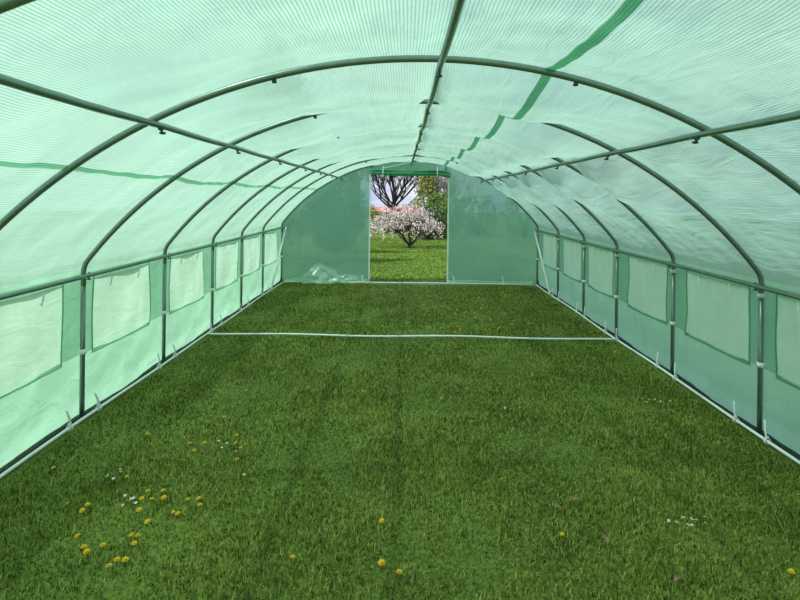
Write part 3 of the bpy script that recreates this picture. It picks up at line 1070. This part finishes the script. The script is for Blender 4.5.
# blossoming tree
TY = 24.0
bx, bz = at(410, 248, TY)
root = thing('blossom_tree', 'low wide tree covered in pink-white blossom on the lawn', 'tree', (bx, TY, float(ground_z(TY))))
rg = random.Random(3)
tr_, tips = MB(), []
tr_.tube([(0, 0, -0.08), (0, 0, 0.05), (0.02, 0, 0.14)], [0.11, 0.085, 0.08], 9)
tr_.build('trunk', 'bark', root)
br = MB()
for a, el in ((0.0, .62), (0.7, .7), (1.6, .7), (2.4, .75), (3.14, .62), (3.9, .7), (4.7, .8), (5.6, .75), (1.2, 1.3)):
    d = Vector((math.cos(a) * math.cos(el), math.sin(a) * math.cos(el), math.sin(el)))
    branch(br, Vector((0.02, 0, 0.12)), d, 0.85, 0.045, 3, rg, tips, 0.65, 3, 0.02, 4, 0.006, 0.72)
br.build('branches', 'bark', root)
cent = []
for (p, d) in tips:
    if p.z > 0.52: cent.append(p)
for _ in range(420):
    a, u = rg.uniform(0, 2 * PI), rg.uniform(0, 1) ** 0.5
    x, y = -0.30 + 1.85 * u * math.cos(a), 1.5 * u * math.sin(a)
    top = 1.95 - 0.85 * u ** 2.2 + 0.16 * math.sin(5 * a + 4 * u)
    bot = 0.50 + 0.15 * math.sin(3 * a)
    cent.append(Vector((x, y, rg.uniform(bot, top) if rg.random() < .4 else rg.uniform(top - .35, top))))
leaf_cloud('blossom', cent, 9, 0.13, 0.032, 'blossom', root, RNG)
leaf_cloud('young_leaves', cent[::3], 3, 0.15, 0.028, 'bud', root, RNG)

# large bare tree behind it
BY = 39.5
bx, bz = at(393, 210, BY)
root = thing('bare_tree', 'large spreading bare tree with budding twigs behind the blossom', 'tree', (bx, BY, float(ground_z(BY))))
rg = random.Random(12)
m = MB(); tips = []
m.tube([(0, 0, -0.1), (0, 0, 0.6), (0.05, 0, 1.5), (0.05, 0, 2.0)], [0.30, 0.23, 0.19, 0.17], 10)
m.build('trunk', 'bark', root)
m = MB()
for k in range(19):
    a = k * 2.4
    el = [.45, .75, 1.0, 1.25, .6, .9, 1.1][k % 7]
    L = rg.uniform(2.0, 2.7)
    d = Vector((math.cos(a) * math.cos(el), math.sin(a) * math.cos(el), math.sin(el)))
    branch(m, Vector((0.05, 0, 1.2 + .04 * k)), d, L, rg.uniform(.055, .085), 5, rg, tips, 0.55, 3, 0.08, 4, 0.012, 0.72)
m.build('branches', 'bark', root)
leaf_cloud('buds', [p for p, d in tips][::2], 2, 0.25, 0.05, 'bud', root, RNG)

def bush(name, label, cat, px, y, w, h, d, leaf, size, n, seed, trunk=True, shape='round', group=None, dens=14, bark='bark'):
    x = CX + (px - 406.0) * y / F
    root = thing(name, label, cat, (x, y, float(ground_z(y))), group)
    rg = random.Random(seed)
    cent = []
    for _ in range(n):
        a, t = rg.uniform(0, 2 * PI), rg.random()
        if shape == 'cone':
            r = (1 - t) ** 0.7 * (0.75 + .25 * rg.random())
            cent.append((w / 2 * r * math.cos(a), d / 2 * r * math.sin(a), 0.12 * h + t * .88 * h))
        else:
            u = math.sqrt(1 - (2 * t - 1) ** 2) ** .7 * (0.7 + .35 * rg.random())
            cent.append((w / 2 * u * math.cos(a), d / 2 * u * math.sin(a), 0.04 * h + t * .96 * h))
    m = MB()
    for k in range(5):
        a = k * 1.3
        m.tube([(0.1 * math.cos(a), 0.1 * math.sin(a), -.05), (0.2 * w * math.cos(a) * .5, .2 * d * math.sin(a) * .5, h * .4), (.3 * w * math.cos(a), .3 * d * math.sin(a), h * .85)], [0.05, .03, .012], 6)
    m.build('stems', bark, root)
    leaf_cloud('foliage', cent, dens, 0.30 * size, 0.075 * size, leaf, root, RNG)
    return root
bush('conifer', 'yellow-green conifer standing behind the blossom tree', 'tree', 428, 34.2, 2.6, 4.3, 2.4, 'leaf_yellow', 1.0, 260, 1, shape='cone', dens=16)
bush('shrub', 'bright green leafy shrub at the doorway edge of the garden', 'shrub', 443, 31, 2.3, 2.5, 2.2, 'leaf_green', 1.0, 260, 2, dens=16)
bush('shrub', 'low dark green shrub between blossom tree and bright shrub', 'shrub', 428, 29.2, 1.6, 1.5, 1.5, 'leaf_dark', 0.9, 150, 3)
# pale twiggy tree
PY_ = 40.0
x = CX + (444 - 406.0) * PY_ / F
root = thing('twiggy_tree', 'pale twiggy bare tree behind the bright green shrub', 'tree', (x, PY_, -1.0))
rg = random.Random(8); m = MB(); tips = []
m.tube([(0, 0, -.1), (0, 0, 1.2)], [.2, .15], 8); m.build('trunk', 'bark_grey', root)
m = MB()
for k in range(8):
    a = k * .8; el = 0.7 + .5 * (k % 3) / 2
    branch(m, Vector((0, 0, 1.1)), Vector((math.cos(a) * math.cos(el), math.sin(a) * math.cos(el), math.sin(el))), 1.6, .07, 4, rg, tips, .6, 3, .05, 3, .012, .7)
m.build('branches', 'twig_pale', root)
leaf_cloud('buds', [p for p, d in tips], 3, .2, .05, 'twig_pale', root, RNG)
# hedge bushes hidden mostly behind the end wall
for k, (px, w, h, lf_, lab) in enumerate(((345, 2.6, 2.3, 'leaf_dark', 'dark green garden bush seen dimly through the left end panel'), (300, 3.0, 2.6, 'leaf_green', 'mid green garden bush further left behind the end wall'),
                               (368, 1.8, 1.5, 'leaf_yellow', 'small olive bush behind the blossom at the left door edge'), (478, 2.6, 2.4, 'leaf_dark', 'dark green garden bush seen dimly through the right end panel'), (525, 3.0, 2.8, 'leaf_green', 'mid green garden bush further right behind the end wall'),
                               (398, 2.0, 1.3, 'leaf_dark', 'low dark bush directly behind the blossom tree'))):
    bush('garden_bush', lab, 'shrub', px, [33, 32, 36.5, 33, 32, 34][k], w, h, 2.0, lf_, 1.0, 130, 20 + k, group='bushes along the garden edge')
# house far behind
HX, HZ = at(392, 222, 60)
root = thing('house', 'house with red tiled roof glimpsed through the bare branches', 'house', (HX, 60, -1.0))
m = MB(); m.box((0, 0, 0.4), (9, 6, .8)); m.build('wall', 'render', root, smooth=False)
m = MB()
m.add([(-4.8, -3.4, .7), (4.8, -3.4, .7), (4.8, 3.4, .7), (-4.8, 3.4, .7), (-4.4, 0, 1.15), (4.4, 0, 1.15)], [(0, 1, 5, 4), (2, 3, 4, 5), (0, 4, 3), (1, 2, 5), (3, 2, 1, 0)])
m.build('roof', 'tile_red', root, smooth=False)
m = MB(); m.box((1.5, 0.3, 1.2), (.5, .5, .5)); m.build('chimney', 'tile_red', root, smooth=False)
for q in (-2.5, 0, 2.5):
    m = MB(); m.box((q, -3.02, .4), (.8, .08, .5)); m.build('window', 'steel_dark', root, smooth=False)
# tree out of the doorway's view that casts the long shadows on the lawn
sx = -6.6
for (x, y, h, w, shp, sd, lab) in ((-3.1, 11.9, 5.0, 3.0, 'cone', 41, 'slim dark conifer just left of the doorway throwing the long pointed shadow'), (-2.7, 19.5, 3.5, 1.8, 'round', 42, 'round dark tree left of the doorway further back')):
    px = 406 + (x - CX) * F / y
    bush('garden_tree', lab, 'tree', px, y, w, h, w, 'leaf_dark', 0.9, 420, sd, shape=shp, group='shade trees left of the doorway', dens=20)
